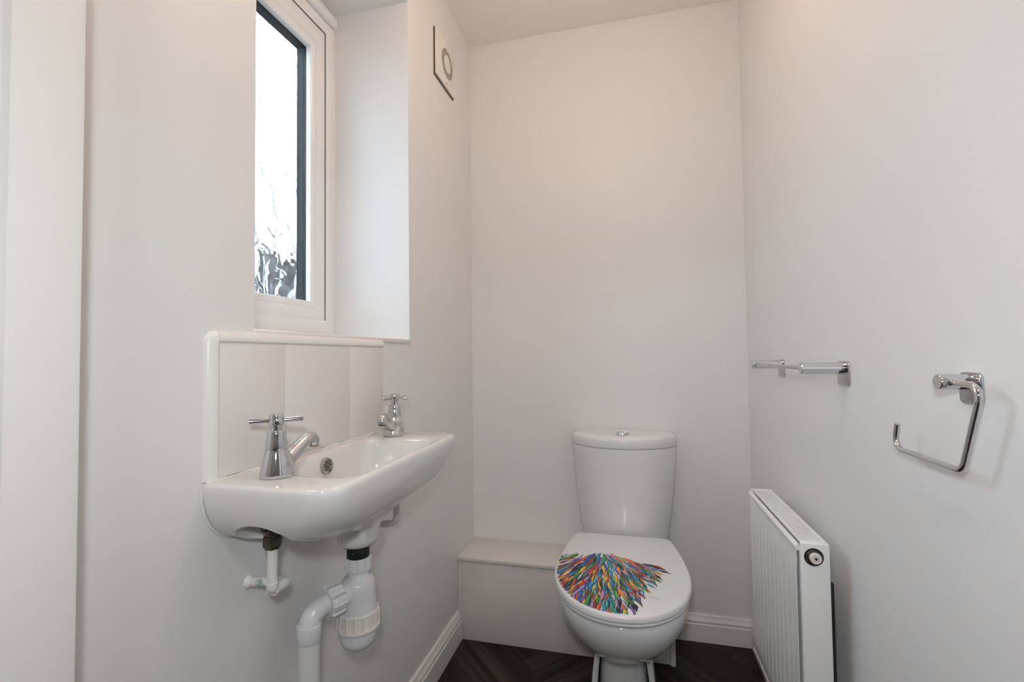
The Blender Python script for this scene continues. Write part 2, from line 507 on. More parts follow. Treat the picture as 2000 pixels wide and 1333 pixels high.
sash = make('opening_sash', frame_ring(SY0, SY1, SZ0, SZ1, 0.040, 0.040, 0.034, 0.046, -0.315, FX-0.002, 0.0010), 'upvc', win, smooth=30, bevel=0.001)
make('glazing_bead', frame_ring(SY0+0.040, SY1-0.040, SZ0+0.034, SZ1-0.046, 0.018, 0.016, 0.0195, 0.0265, -0.275, FX-0.003, 0.009), 'upvc', sash, smooth=30, bevel=0.0008)
GY0, GY1, GZ0, GZ1 = SY0+0.058, SY1-0.056, SZ0+0.0535, SZ1-0.0725
make('glass_gasket', frame_ring(GY0-0.001, GY1+0.001, GZ0-0.001, GZ1+0.001, 0.0022, 0.0022, 0.0012, 0.0045, -0.279, -0.2755), 'rubber', sash, smooth=0)
make('spacer_bar', frame_ring(GY0-0.003, GY1+0.003, GZ0-0.003, GZ1+0.003, 0.0045, 0.0045, 0.0045, 0.0045, -0.3055, -0.280), 'spacer', sash, smooth=0)
make('pane', MB().box((-0.2795, GY0-0.004, GZ0-0.004), (-0.2765, GY1+0.004, GZ1+0.004)), 'clear', sash, smooth=0)
make('pane', MB().box((-0.3100, GY0-0.004, GZ0-0.004), (-0.3060, GY1+0.004, GZ1+0.004)), 'leaf', sash, smooth=0)
tv = make('trickle_vent', MB().box((FX, OY0+0.03, 2.078), (FX+0.017, OY1-0.012, 2.106)), 'upvc', win, bevel=0.004, segs=3)
make('vent_slider', MB().lathe([(0.0, 0), (0.009, 0), (0.0095, 0.002), (0.008, 0.004), (0, 0.004)], (FX+0.0165, -0.745, 2.092), (1,0,0), 24, False, False), 'upvc', tv)
make('window_sill', MB().box((FX+0.0, OY0, OZ0-0.012), (0.004, OY1, OZ0)), 'sill', win, bevel=0.002)

# ------------------------------------------------------------------ outside the window
yd = make('ground', MB().box((-6, -4, -0.3), (-WT-0.001, 8, -0.05)), 'gravel', smooth=0)
struct(yd, 'grey paved yard outside the window', 'ground')
fe = thing('garden_fence', (-2.3, 2.0, -0.05), 'dark grey board fence seen blurred through the obscure glass', 'fence')
me0 = None
nb = 0
for i in range(44):
    y = -2.4 + i*0.2
    if me0 is None:
        o = make('fence_board', MB().box((-2.32, y, -0.05), (-2.30, y+0.194, 1.97)), 'fence', fe, bevel=0.003, segs=1)
        me0 = o.data; base = WL[o.name]
    else:
        make('fence_board', None, None, fe, mesh=me0, loc=(base.x, base.y + i*0.2, base.z + random.uniform(-0.012, 0.012)))
for z in (0.3, 1.4):
    make('fence_rail', MB().box((-2.37, -2.4, z), (-2.32, 6.4, z+0.09)), 'fence', fe, bevel=0.003, segs=1)

# ------------------------------------------------------------------ pipe boxing
bx = thing('pipe_boxing', (0.28, -0.1, 0), 'low white boxed-in ledge in the corner left of the toilet', 'boxing')
make('front_panel', MB().box((0.0005, -0.190, 0.0), (0.56, -0.176, 0.2885)), 'board', bx, bevel=0.0015)
make('end_panel', MB().box((0.545, -0.176, 0.0), (0.56, -0.001, 0.2885)), 'board', bx, bevel=0.0015)
make('top_board', MB().box((0.0005, -0.198, 0.2888), (0.575, -0.0005, 0.302)), 'board', bx, bevel=0.0025)

# ------------------------------------------------------------------ tiled splashback
sp = thing('tile_splashback', (0.004, -1.01, 0.858), 'three white glazed tiles with rounded edge trim above the basin', 'splashback')
TZ0, TZ1 = 0.858, 1.0715
make('grout_bed', MB().box((0.0004, -1.268, TZ0), (0.0066, -0.7425, TZ1+0.006)), 'grout', sp, smooth=0)
for y0, y1 in ((-1.2535, -1.1072), (-1.1050, -0.8972), (-0.8950, -0.7475)):
    make('tile', MB().box((0.001, y0, TZ0+0.001), (0.0082, y1, TZ1)), 'tile', sp, bevel=0.0012)
def quarter(n=8, r=0.0105):
    return [(0, 0)] + [(r*math.sin(a*math.pi/2/n), r*math.cos(a*math.pi/2/n)) for a in range(n+1)]
q8 = [(0, 0), (0.0086, 0), (0.0102, 0.0012), (0.0106, 0.004), (0.0098, 0.0095), (0.0074, 0.0145), (0.0038, 0.0175), (0, 0.0182)]
b = MB().prism(q8, lambda d, t: (d, -1.2535, TZ1+0.001+t), lambda d, t: (d, -0.7465, TZ1+0.001+t))
make('edge_trim', b, 'tiletrim', sp, smooth=50)
b = MB().prism(q8, lambda d, t: (d, -1.2545-t*1.15, TZ0), lambda d, t: (d, -1.2545-t*1.15, TZ1+0.001))
make('edge_trim', b, 'tiletrim', sp, smooth=50)
b = MB()
loops = []
for k in range(9):
    a = k/8*math.pi/2
    loops.append([(d, -1.2545 - t*math.sin(a)*1.15, TZ1+0.001 + t*math.cos(a)) for d, t in q8])
b.loft(loops)
make('corner_trim', b, 'tiletrim', sp, smooth=50)
make('grout_edge', MB().box((0.0004, -0.7472, TZ0), (0.0072, -0.7432, TZ1+0.006)), 'grout', sp, bevel=0.001)

# ------------------------------------------------------------------ wash basin
ba = thing('wash_basin', (0.0, -1.018, 0.682), 'white ceramic wall-hung basin with two tap ledges below the window', 'basin')
CX, CY = 0.112, -1.03
L_ = []
def L(x0, x1, y0, y1, rf, rb, z): L_.append(rrect(x0, x1, y0, y1, (rb, rf, rf, rb), z))
L(CX-0.019, CX+0.019, CY-0.019, CY+0.019, 0.019, 0.019, 0.742)
L(0.068, 0.158, -1.115, -0.935, 0.04, 0.04, 0.7455)
L(0.052, 0.176, -1.150, -0.900, 0.05, 0.045, 0.757)
L(0.043, 0.187, -1.168, -0.880, 0.05, 0.042, 0.778)
L(0.038, 0.194, -1.180, -0.866, 0.05, 0.04, 0.808)
L(0.035, 0.199, -1.188, -0.858, 0.05, 0.04, 0.838)
L(0.032, 0.203, -1.193, -0.852, 0.05, 0.04, 0.8495)
L(0.028, 0.2065, -1.199, -0.846, 0.05, 0.04, 0.8542)
L(0.022, 0.2100, -1.207, -0.838, 0.05, 0.03, 0.8550)
L(0.0005, 0.2160, -1.2705, -0.7640, 0.036, 0.002, 0.8562)
L(0.0005, 0.2205, -1.2748, -0.7605, 0.038, 0.002, 0.8548)
L(0.0005, 0.2228, -1.2768, -0.7590, 0.040, 0.002, 0.8500)
L(0.0005, 0.2230, -1.2768, -0.7590, 0.042, 0.002, 0.8420)
L(0.0005, 0.2215, -1.2745, -0.7610, 0.046, 0.002, 0.825)
L(0.0005, 0.2165, -1.2690, -0.7670, 0.055, 0.002, 0.805)
L(0.0005, 0.2080, -1.2590, -0.7770, 0.065, 0.002, 0.786)
L(0.0005, 0.1960, -1.2440, -0.7930, 0.075, 0.002, 0.769)
L(0.0005, 0.1800, -1.2200, -0.8200, 0.08, 0.004, 0.7555)
L(0.004, 0.1640, -1.1800, -0.8700, 0.08, 0.03, 0.742)
L(0.040, 0.1560, -1.1000, -0.9550, 0.05, 0.04, 0.728)
L(CX-0.0425, CX+0.0425, CY-0.0425, CY+0.0425, 0.0424, 0.0424, 0.719)
L(CX-0.0395, CX+0.0395, CY-0.0395, CY+0.0395, 0.0394, 0.0394, 0.695)
L(CX-0.0355, CX+0.0355, CY-0.0355, CY+0.0355, 0.0354, 0.0354, 0.6845)
L(CX-0.030, CX+0.030, CY-0.030, CY+0.030, 0.0299, 0.0299, 0.682)
b = MB().loft(L_)
bowl = make('basin_body', b, 'ceramic', ba, smooth=60)
# arches cut under either tap ledge
for yy, sy in ((-1.252, 1), (-0.784, -1)):
    c = MB()
    lp = []
    for i in range(1, 16):
        t = math.pi*i/16
        lp.append([(0.083 + 0.058*math.sin(t)*math.cos(2*math.pi*k/32), yy + sy*0.0 - 0.085*math.cos(t), 0.752 + 0.042*math.sin(t)*math.sin(2*math.pi*k/32)) for k in range(32)])
    c.loft(lp)
    cu = make('cutter', c, 'ceramic', None, smooth=60)
    md = bowl.modifiers.new('arch', 'BOOLEAN'); md.object = cu; md.operation = 'DIFFERENCE'; md.solver = 'EXACT'
    dg = bpy.context.evaluated_depsgraph_get()
    nm = bpy.data.meshes.new_from_object(bowl.evaluated_get(dg))
    bowl.modifiers.clear()
    bowl.data = nm
    bpy.data.objects.remove(cu, do_unlink=True)
for p in bowl.data.polygons: p.use_smooth = True
bowl.data.set_sharp_from_angle(angle=math.radians(50))
# overflow, plug hole, sealant
ofo = make('overflow', MB().lathe([(0.0, 0.001), (0.0125, 0.001), (0.0135, 0.004), (0.0155, 0.0045), (0.0165, 0.0025), (0.0165, -0.003)], (0.0395, -1.028, 0.828), (1, 0, 0.13), 32, False, True), 'steel', ba, smooth=40)
hm = None
ax = Vector((1, 0, 0.13)).normalized(); up = Vector((-0.13, 0, 1)).normalized()
for j in range(-2, 3):
    nn = 5 - abs(j)
    for i in range(nn):
        yy = (i - (nn-1)/2)*0.0046
        c0 = Vector((0.0395, -1.028, 0.828)) + ax*0.0012 + up*(j*0.0041) + Vector((0, yy, 0))
        if hm is None:
            o = make('grille_hole', MB().lathe([(0, 0.0006), (0.0014, 0.0006), (0.0014, -0.0006), (0, -0.0006)], c0, ax, 10, False, False), 'hole', ofo, smooth=40)
            hm = o.data; off = WL[o.name] - c0
        else:
            make('grille_hole', None, None, ofo, mesh=hm, loc=c0 + off)
make('plug_hole', MB().lathe([(0.012, -0.004), (0.014, 0.001), (0.019, 0.0018), (0.0215, 0.0008), (0.022, -0.001)], (CX, CY, 0.743), (0,0,1), 32, True, False), 'chrome', ba)
pth = [(0.0085, -1.276 + i*0.02, 0.8565 + 0.0005*math.sin(i*2.1)) for i in range(27)]
make('sealant_bead', MB().tube(pth, [0.0022 + 0.0008*math.sin(i*1.7) for i in range(27)], 8), 'seal', ba)
pth = [(0.002, -1.2775, 0.856), (0.0015, -1.278, 0.83), (0.0015, -1.272, 0.805), (0.0015, -1.261, 0.785), (0.0015, -1.246, 0.769), (0.0015, -1.222, 0.756)]
make('sealant_bead', MB().tube(fillet(pth, 0.02, 4), 0.0022, 8), 'seal', ba)

# ------------------------------------------------------------------ taps
def tap(base, spout_dir, handle_ang, label, worn):
    t = thing('basin_tap', base, label, 'tap', 'pair of basin taps')
    bxp, byp, bz = base
    bm_ = 'chrome_worn' if worn else 'chrome'
    d = Vector((*spout_dir, 0)).normalized()
    # flared body, a little longer towards the spout
    loops = []
    for r, hh, e in ((0.0245,0,0.004),(0.0255,0.0015,0.004),(0.0252,0.006,0.004),(0.0235,0.016,0.0035),(0.0205,0.029,0.002),(0.0178,0.040,0.0),(0.0165,0.0435,0.0),(0.012,0.0437,0)):
        loops.append([Vector((bxp, byp, bz+hh)) + Vector((math.cos(a), math.sin(a), 0))*r + d*(e*(1+math.cos(a-math.atan2(d.y, d.x)))) for a in [2*math.pi*k/40 for k in range(40)]])
    make('tap_body', MB().loft(loops), bm_, t, smooth=50)
    make('collar', MB().lathe([(0.012,0.0435),(0.0165,0.0438),(0.0170,0.046),(0.0168,0.052),(0.0152,0.060),(0.0145,0.066),(0.0146,0.0725),(0.0138,0.0735),(0.009,0.0735)], base, (0,0,1), 36), 'chrome', t, smooth=40)
    hd = make('handle', MB().lathe([(0.0088,0.072),(0.0088,0.0805),(0.0112,0.081),(0.0118,0.083),(0.0118,0.0965),(0.0112,0.0985),(0.0095,0.0992),(0,0.0994)], base, (0,0,1), 32), 'chrome', t, smooth=40)
    for k in range(4):
        a = handle_ang + k*math.pi/2
        v = Vector((math.cos(a), math.sin(a), 0))
        c0 = Vector((bxp, byp, bz+0.0895))
        r = 0.0040
        make('handle_bar', MB().lathe([(r*0.9,0.008),(r*0.92,0.011),(r*1.05,0.030),(r*1.12,0.0385),(r*0.9,0.0395),(0,0.0396)], c0, v, 16), 'chrome', hd, smooth=40)
    # spout rising to a downturned nose
    c0 = Vector((bxp, byp, bz))
    pts = [c0 + d*0.006 + Vector((0,0,0.018)), c0 + d*0.025 + Vector((0,0,0.024)), c0 + d*0.046 + Vector((0,0,0.0375)), c0 + d*0.064 + Vector((0,0,0.0480)), c0 + d*0.074 + Vector((0,0,0.0500)), c0 + d*0.0800 + Vector((0,0,0.0455)), c0 + d*0.0815 + Vector((0,0,0.036))]
    rad = [0.0145, 0.0138, 0.0118, 0.0104, 0.0102, 0.0103, 0.0098]
    # smooth the spine
    P2 = []; R2_ = []
    for i in range(len(pts)-1):
        p0 = pts[max(i-1,0)]; p1 = pts[i]; p2 = pts[i+1]; p3 = pts[min(i+2,len(pts)-1)]
        for s in range(6):
            q = s/6
            P2.append(0.5*((2*p1)+(p2-p0)*q+(2*p0-5*p1+4*p2-p3)*q*q+(3*p1-p0-3*p2+p3)*q**3))
            R2_.append(rad[i]+(rad[i+1]-rad[i])*q)
    P2.append(pts[-1]); R2_.append(rad[-1])
    so = make('spout', MB().tube(P2, R2_, 24), bm_, t, smooth=50)
    make('spout_mouth', MB().lathe([(0.0,-0.0025),(0.0078,-0.0025),(0.0080,0.002)], pts[-1], (0,0,1), 20, False, True), 'rubber', so)
    return t
tap((0.0795, -1.213, 0.8562), (0.10, 1.0), math.radians(41), 'larger-looking near chrome basin tap with cross handle, spout turned right', False)
tap((0.0740, -0.809, 0.8562), (0.14, -1.0), math.radians(-17), 'smaller-looking far chrome basin tap, limescale on its body, spout turned to the camera', True)

# ------------------------------------------------------------------ waste and supply pipes
bt = thing('bottle_trap', (CX, CY, 0.483), 'white plastic bottle trap hanging under the basin', 'bottle trap')
prof = [(0.0205, 0.690), (0.0205, 0.683)]
z = 0.683
th = [(0.0215, 0.683)]
while z > 0.652:
    th += [(0.0215, z), (0.0200, z-0.0012), (0.0215, z-0.0024)]; z -= 0.0032
make('threaded_tail', MB().lathe([(r, h) for r, h in th] , (CX, CY, 0), (0,0,1), 32), 'verdigris', bt, smooth=30)
make('rusty_washer', MB().lathe([(0.0, 0.6840), (0.0300, 0.6840), (0.0320, 0.6822), (0.0285, 0.6795), (0.0235, 0.6785), (0, 0.6785)], (CX, CY, 0), (0,0,1), 32, False, False), 'rust', bt, smooth=40)
def ribbed(mb, c, axis, r, h0, h1, ribs, rh=0.0018, n=None):
    n = n or ribs*6
    a = Vector(axis).normalized()
    t = Vector((1,0,0)) if abs(a.x) < 0.9 else Vector((0,1,0))
    u = (t - a*t.dot(a)).normalized(); w = a.cross(u); o = Vector(c)
    loops = []
    for hh, s in ((h0, 0.94), (h0+(h1-h0)*0.04, 1.0), (h1-(h1-h0)*0.06, 1.0), (h1, 0.94)):
        lp = []
        for k in range(n):
            ph = 2*math.pi*k/n
            e = rh if (k % 6) in (0,) else 0.0
            rr = (r + e)*s
            lp.append(o + a*hh + (u*math.cos(ph)+w*math.sin(ph))*rr)
        loops.append(lp)
    return mb.loft(loops)
make('top_nut', ribbed(MB(), (CX, CY, 0), (0,0,1), 0.0232, 0.632, 0.657, 12), 'plastic', bt, smooth=25)
make('trap_body', MB().lathe([(0.0185,0.640),(0.0185,0.621),(0.0200,0.6185),(0.0280,0.6155),(0.0318,0.610),(0.0328,0.602),(0.0332,0.585),(0.0350,0.565),(0.0365,0.556),(0.0365,0.552)], (CX,CY,0), (0,0,1), 40), 'plastic', bt, smooth=40)
make('clamp_ring', ribbed(MB(), (CX, CY, 0), (0,0,1), 0.0385, 0.5275, 0.5575, 16, 0.0022), 'plastic_c', bt, smooth=25)
make('ring_flange', MB().lathe([(0.036,0.5285),(0.0412,0.5285),(0.0412,0.5245),(0.036,0.5225)], (CX,CY,0), (0,0,1), 40), 'plastic_c', bt, smooth=30)
make('trap_cup', MB().lathe([(0.0352,0.530),(0.0352,0.513),(0.0345,0.505),(0.0325,0.4975),(0.0290,0.4915),(0.0235,0.4868),(0.015,0.4840),(0.006,0.4830),(0,0.4829)], (CX,CY,0), (0,0,1), 40, True, False), 'plastic', bt, smooth=60)
DPx, DPy = 0.073, -1.124
A = Vector((CX, CY, 0.594)); Bv = Vector((DPx, DPy, 0.594)); dv = (Bv - A).normalized()
make('outlet', MB().lathe([(0.0205,0.012),(0.0205,0.050),(0.0195,0.052)], A, dv, 32), 'plastic', bt, smooth=40)
make('outlet_nut', ribbed(MB(), A, dv, 0.0258, 0.040, 0.069, 10, 0.0030), 'plastic', bt, smooth=25)

wp = thing('waste_pipe', (DPx, DPy, 0), 'white waste pipe with elbow running from the trap to the floor', 'pipe')
pth = fillet([A + dv*0.0692, Bv, Vector((DPx, DPy, 0.555))], 0.034, 12)
make('elbow', MB().tube(pth, 0.0182, 28), 'plastic', wp, smooth=60)
make('socket', MB().lathe([(0.0182,0.573),(0.0205,0.5725),(0.0208,0.570),(0.0208,0.5455),(0.0200,0.544),(0.018,0.544)], (DPx,DPy,0), (0,0,1), 32), 'plastic', wp, smooth=40)
make('down_pipe', MB().lathe([(0.0182,0.550),(0.0182,0.002)], (DPx,DPy,0), (0,0,1), 32), 'pipe', wp, smooth=40)

s1 = thing('supply_pipe', (0.0, -1.185, 0.66), 'white painted supply pipe with brass valve under the near tap', 'pipe', 'basin supply pipes')
SX, SY = 0.0760, -1.2165
make('pipe', MB().tube(fillet([(SX,SY,0.745),(SX,SY,0.676),(SX-0.002,SY+0.034,0.674),(0.0006,-1.184,0.667)], 0.011, 8), 0.0080, 20), 'pipepaint', s1, smooth=60)
make('fitting_sleeve', MB().lathe([(0.0086,0.689),(0.0093,0.6885),(0.0093,0.6800),(0.0086,0.678)], (SX,SY,0), (0,0,1), 20), 'pipepaint', s1)
make('fitting_sleeve', MB().tube(fillet([(SX,SY+0.002,0.676),(SX-0.002,SY+0.034,0.674),(0.045,-1.183,0.671)], 0.011, 8), 0.0091, 20), 'pipepaint', s1, smooth=60)
va = make('isolating_valve', MB().lathe([(0.0085,0.792),(0.0085,0.782),(0.0112,0.781),(0.0118,0.770),(0.0110,0.764),(0.0115,0.7615)], (SX,SY,0), (0,0,1), 24), 'brass', s1, smooth=40)
make('valve_nut', MB().lathe([(0.0135,0.7635),(0.0150,0.7615),(0.0150,0.7475),(0.0135,0.7460),(0.0120,0.7455),(0.0120,0.7425)], (SX,SY,0), (0,0,1), 6), 'brass', va, smooth=0, bevel=0.0006)
make('valve_screw', MB().lathe([(0.0062,0.008),(0.0066,0.0155),(0.0055,0.0165)], (SX,SY,0.7765), (-0.35,-0.94,0.1), 18), 'brass', va, smooth=40)
make('wall_plaster_patch', MB().lathe([(0.0118,-0.0004),(0.0104,0.0030),(0.0082,0.007)], (0.0006,-1.184,0.667), (1,0,0), 14), 'wall', s1)
s2 = thing('supply_pipe', (0.0, -0.77, 0.61), 'short white supply pipe bending to the wall behind the basin', 'pipe', 'basin supply pipes')
make('pipe', MB().tube(fillet([(0.074,-0.800,0.79),(0.074,-0.800,0.640),(0.0006,-0.778,0.622)], 0.025, 8), 0.0080, 20), 'pipepaint', s2, smooth=60)
make('fitting_sleeve', MB().lathe([(0.0080,0.690),(0.0092,0.6895),(0.0092,0.6605),(0.0080,0.660)], (0.074,-0.800,0), (0,0,1), 20), 'pipepaint', s2)
make('wall_plaster_patch', MB().lathe([(0.0145,-0.0004),(0.0125,0.003),(0.0085,0.007)], (0.0006,-0.778,0.622), (1,-0.2,0.1), 14), 'wall', s2)

# ------------------------------------------------------------------ extractor fan
fa = thing('extractor_fan', (0.0, -0.295, 2.02), 'square white extractor fan with round louvred grille high on the wall', 'extractor fan')
FY0, FY1, FZ0, FZ1 = -0.383, -0.207, 2.021, 2.186
make('fan_gap_shade', MB().box((0.0005, FY0-0.0015, FZ0-0.0015), (0.0042, FY1+0.001, FZ1+0.001)), 'fangap', fa, smooth=0)  # dark brown slab: shadow of the gap behind the cover, put into its colour
cv = make('fan_cover', MB().box((0.0040, FY0+0.0008, FZ0+0.001), (0.0120, FY1, FZ1)), 'fan', fa, bevel=0.0015)
fc = (0.0119, -0.288, 2.108)
gr = make('grille', MB().lathe([(0.0285,0.0004),(0.0515,0.0004)], fc, (1,0,0), 48, False, False), 'fangap', fa, smooth=0, recalc=False)
make('grille_hub', MB().lathe([(0,0.0018),(0.029,0.0018),(0.0305,0.0004),(0.0305,0)], fc, (1,0,0), 40, False, False), 'fan', gr)
ns = 13
for i in range(ns):
    zz = -0.0515 + 0.103*(i+0.5)/ns
    hw = math.sqrt(max(0.0, 0.0525**2 - zz*zz))
    inn = math.sqrt(max(0.0, 0.0290**2 - zz*zz)) if abs(zz) < 0.029 else 0.0
    for sg in ((-1, 1) if inn > 0 else (0,)):
        y0, y1 = (-hw, hw) if sg == 0 else ((inn, hw) if sg > 0 else (-hw, -inn))
        make('louvre', MB().box((fc[0]+0.0002, fc[1]+y0, fc[2]+zz-0.0012), (fc[0]+0.0018, fc[1]+y1, fc[2]+zz+0.0012)), 'fan', gr, smooth=0)
make('screw', MB().lathe([(0.0026,0),(0.0022,0.0012),(0,0.0014)], (0.0119, -0.296, 2.034), (1,0,0), 12, True, False), 'fangap', cv)

# ------------------------------------------------------------------ toilet
to = thing('toilet', (0.60, -0.38, 0.0), 'white close-coupled toilet with a multicoloured shaggy print on its lid', 'toilet')
TX = 0.600
def catmull(pts, n=6):
    out = []
    m_ = len(pts)
    for i in range(m_):
        p0, p1, p2, p3 = pts[(i-1) % m_], pts[i], pts[(i+1) % m_], pts[(i+2) % m_]
        for s in range(n):
            q = s/n
            out.append(tuple(0.5*((2*p1[j])+(p2[j]-p0[j])*q+(2*p0[j]-5*p1[j]+4*p2[j]-p3[j])*q*q+(3*p1[j]-p0[j]-3*p2[j]+p3[j])*q**3) for j in (0, 1)))
    return out
half = [(0.0,-0.717),(0.060,-0.7065),(0.112,-0.673),(0.152,-0.622),(0.177,-0.557),(0.187,-0.487),(0.186,-0.42),(0.179,-0.345),(0.166,-0.265),(0.158,-0.228),(0.147,-0.211),(0.125,-0.206),(0.06,-0.2055)]
outline = catmull([(TX+x, y) for x, y in half] + [(TX, -0.2055)] + [(TX-x, y) for x, y in reversed(half[1:])], 5)
OCX, OCY = TX, -0.45
def scaled(pts, d, z):
    """inset an outline by roughly d metres"""
    out = []
    for x, y in pts:
        vx, vy = x-OCX, y-OCY
        l = math.hypot(vx, vy)
        k = (l-d)/l
        out.append((OCX+vx*k, OCY+vy*k, z))
    return out
LZ = 0.4335
lidprof = [(0.012, 0.4165), (0.003, 0.4165), (0.0, 0.4185), (0.0, 0.4245), (0.0012, 0.4290), (0.0035, 0.4318), (0.0065, 0.4331), (0.0095, LZ), (0.07, LZ), (0.12, LZ)]
lid = make('lid', MB().loft([scaled(outline, d, z) for d, z in lidprof]), 'seat', to, smooth=50)
def lid_z(d):
    pr = [(0.0012, 0.4290), (0.0035, 0.4318), (0.0065, 0.4331), (0.0095, LZ), (9, LZ)]
    for (d0, z0), (d1, z1) in zip(pr, pr[1:]):
        if d <= d1: return z0 + (z1-z0)*max(0.0, (d-d0))/(d1-d0)
    return LZ
make('seat', MB().loft([scaled(outline, d, z) for d, z in [(0.06, 0.4055), (0.007, 0.4055), (0.0035, 0.407), (0.0025, 0.4095), (0.0040, 0.4132), (0.008, 0.4142), (0.06, 0.4142)]]), 'seat', to, smooth=50)
for s in (-1, 1):
    make('hinge', MB().lathe([(0.011,-0.022),(0.012,-0.020),(0.012,0.020),(0.011,0.022)], (TX+s*0.075, -0.205, 0.4155), (1,0,0), 20), 'seat', to)

# pan: bowl flaring from a narrow foot to the rim
def egg(hw, yf, yb, z, sq=2.3, n=64):
    pts = []
    ym = yb + (yf-yb)*0.50
    for k in range(n):
        a = 2*math.pi*k/n
        c, s = math.cos(a), math.sin(a)
        ex = 2.0/sq
        x = math.copysign(abs(c)**ex, c)*hw
        y = ym + (math.copysign(abs(s)**ex, s))*((yb-ym) if s > 0 else (ym-yf))
        pts.append((TX+x, y, z))
    return pts
PB = [(0.120,-0.640,-0.285,0.385,2.2),(0.150,-0.672,-0.262,0.398,2.2),(0.168,-0.694,-0.245,0.4005,2.2),(0.1755,-0.7005,-0.235,0.397,2.2),(0.1775,-0.7025,-0.23,0.388,2.2),(0.1775,-0.7010,-0.225,0.372,2.2),
      (0.1745,-0.693,-0.22,0.350,2.2),(0.168,-0.679,-0.215,0.325,2.15),(0.157,-0.657,-0.21,0.298,2.1),(0.141,-0.627,-0.205,0.270,2.05),(0.120,-0.588,-0.205,0.243,2.0),
      (0.096,-0.545,-0.205,0.221,2.0),(0.080,-0.512,-0.205,0.208,2.0),(0.074,-0.496,-0.205,0.200,2.1),(0.070,-0.486,-0.205,0.185,2.3),(0.068,-0.480,-0.205,0.150,2.6),(0.070,-0.486,-0.2,0.08,2.8),(0.074,-0.495,-0.2,0.02,2.8),(0.075,-0.497,-0.2,0.0,2.8)]
make('pan', MB().loft([egg(a, c, d, z, q) for a, c, d, z, q in PB]), 'ceramic_t', to, smooth=60)
# side flanges of the foot and the rear foot plate
for s in (-1, 1):
    b = MB()
    lp = []
    for z, x0, x1, yf in ((0.0,0.078,0.098,-0.475),(0.07,0.074,0.092,-0.468),(0.13,0.070,0.086,-0.458),(0.175,0.064,0.080,-0.45),(0.203,0.056,0.072,-0.445)):
        lp.append([(TX+s*x0, yf, z), (TX+s*x1, yf, z), (TX+s*x1, -0.21, z), (TX+s*x0, -0.21, z)])
    b.loft(lp)
    make('foot_flange', b, 'ceramic_t', to, bevel=0.005, segs=3)
make('rear_foot', MB().box((0.585, -0.176, 0.0), (0.752, -0.020, 0.16)), 'ceramic_t', to, bevel=0.006, segs=3)
make('rear_foot', MB().box((0.748, -0.182, 0.0), (0.766, -0.05, 0.17)), 'ceramic_t', to, bevel=0.004, segs=3)
make('cistern_shelf', MB().loft([rrect(TX-0.135, TX+0.135, -0.27, -0.022, (0.02,)*4, 0.306), rrect(TX-0.150, TX+0.150, -0.275, -0.020, (0.03,)*4, 0.34), rrect(TX-0.156, TX+0.156, -0.275, -0.020, (0.03,)*4, 0.375), rrect(TX-0.152, TX+0.152, -0.27, -0.022, (0.03,)*4, 0.384)]), 'ceramic_t', to, smooth=50)

# cistern with a bowed front
CTX = 0.6065
def bow(hw, yb, ye, yf, z, inset=0.0, n=26):
    """plan: flat back at yb, sides to ye, front bowed out to yf at the middle"""
    pts = []
    hw -= inset; yf += inset; yb -= inset*0.3
    for k in range(n+1):
        t = -1 + 2*k/n
        e = 1 - abs(t)**2.2
        x = hw*math.copysign(1-(1-abs(t))**1.15, t)
        pts.append((CTX + x, ye + (yf-ye)*e, z))
    for k in range(1, 5): pts.append((CTX + hw, ye + (yb-ye)*k/5, z))
    for k in range(0, 9): pts.append((CTX + hw - 2*hw*k/8, yb, z))
    for k in range(1, 5): pts.append((CTX - hw, yb + (ye-yb)*k/5, z))
    return pts
cis = []
for z, hw, yf in ((0.3845,0.138,-0.176),(0.387,0.146,-0.182),(0.395,0.1495,-0.186),(0.44,0.156,-0.190),(0.50,0.165,-0.193),(0.58,0.174,-0.195),(0.66,0.1805,-0.196),(0.716,0.1835,-0.196),(0.7185,0.180,-0.193)):
    cis.append(bow(hw, -0.012, -0.095, yf, z))
make('cistern', MB().loft(cis), 'ceramic_t', to, smooth=50)
cl = make('cistern_lid', MB().loft([bow(0.1855, -0.008, -0.095, -0.1985, z, i) for z, i in ((0.7200,0.006),(0.7205,0.001),(0.7230,0.0),(0.7420,0.0),(0.7500,0.0012),(0.7550,0.0045),(0.7580,0.0105),(0.7600,0.022),(0.7612,0.045),(0.7615,0.07))]), 'ceramic_t', to, smooth=60)
fbn = make('flush_button', MB().lathe([(0.0225,0.0),(0.0225,0.0050),(0.0205,0.0075),(0.0185,0.0073),(0.0180,0.0060),(0.0,0.0068)], (CTX, -0.138, 0.7605), (0,0,1), 32, True, False), 'chrome', cl, smooth=40)
make('button_split', MB().box((CTX-0.0005, -0.155, 0.7660), (CTX+0.0005, -0.121, 0.7676)), 'hole', fbn, smooth=0)

# multicoloured print: a shaggy spray of brush strokes, clipped to the lid
def hexc(h): 
    c = [int(h[i:i+2], 16)/255 for i in (0, 2, 4)]
    return tuple((v/12.92 if v <= 0.04045 else ((v+0.055)/1.055)**2.4) for v in c)
PAL = [hexc(h) for h in ('3fb6c9','2a8fc4','2f62b8','f2a81d','f0c63a','ee5a24','c93a32','7d5bb0','a98fd0','d77fa6','3a9a55','6fc05a','14131f','14131f','1d2548','c9c4e8','1f9aa0','8a4a2f')]
fan_poly = [(0.4139,-0.41),(0.44,-0.3928),(0.5022,-0.3868),(0.5323,-0.3726),(0.5786,-0.3701),(0.6168,-0.4061),(0.6605,-0.4176),(0.7033,-0.422),(0.6992,-0.469),(0.6809,-0.5103),(0.6662,-0.5488),(0.6496,-0.5886),(0.6428,-0.6113),(0.6337,-0.6513),(0.6167,-0.6838),(0.5983,-0.7198),(0.5654,-0.7183),(0.528,-0.6992),(0.4864,-0.6593),(0.4505,-0.6054),(0.4246,-0.5426)]
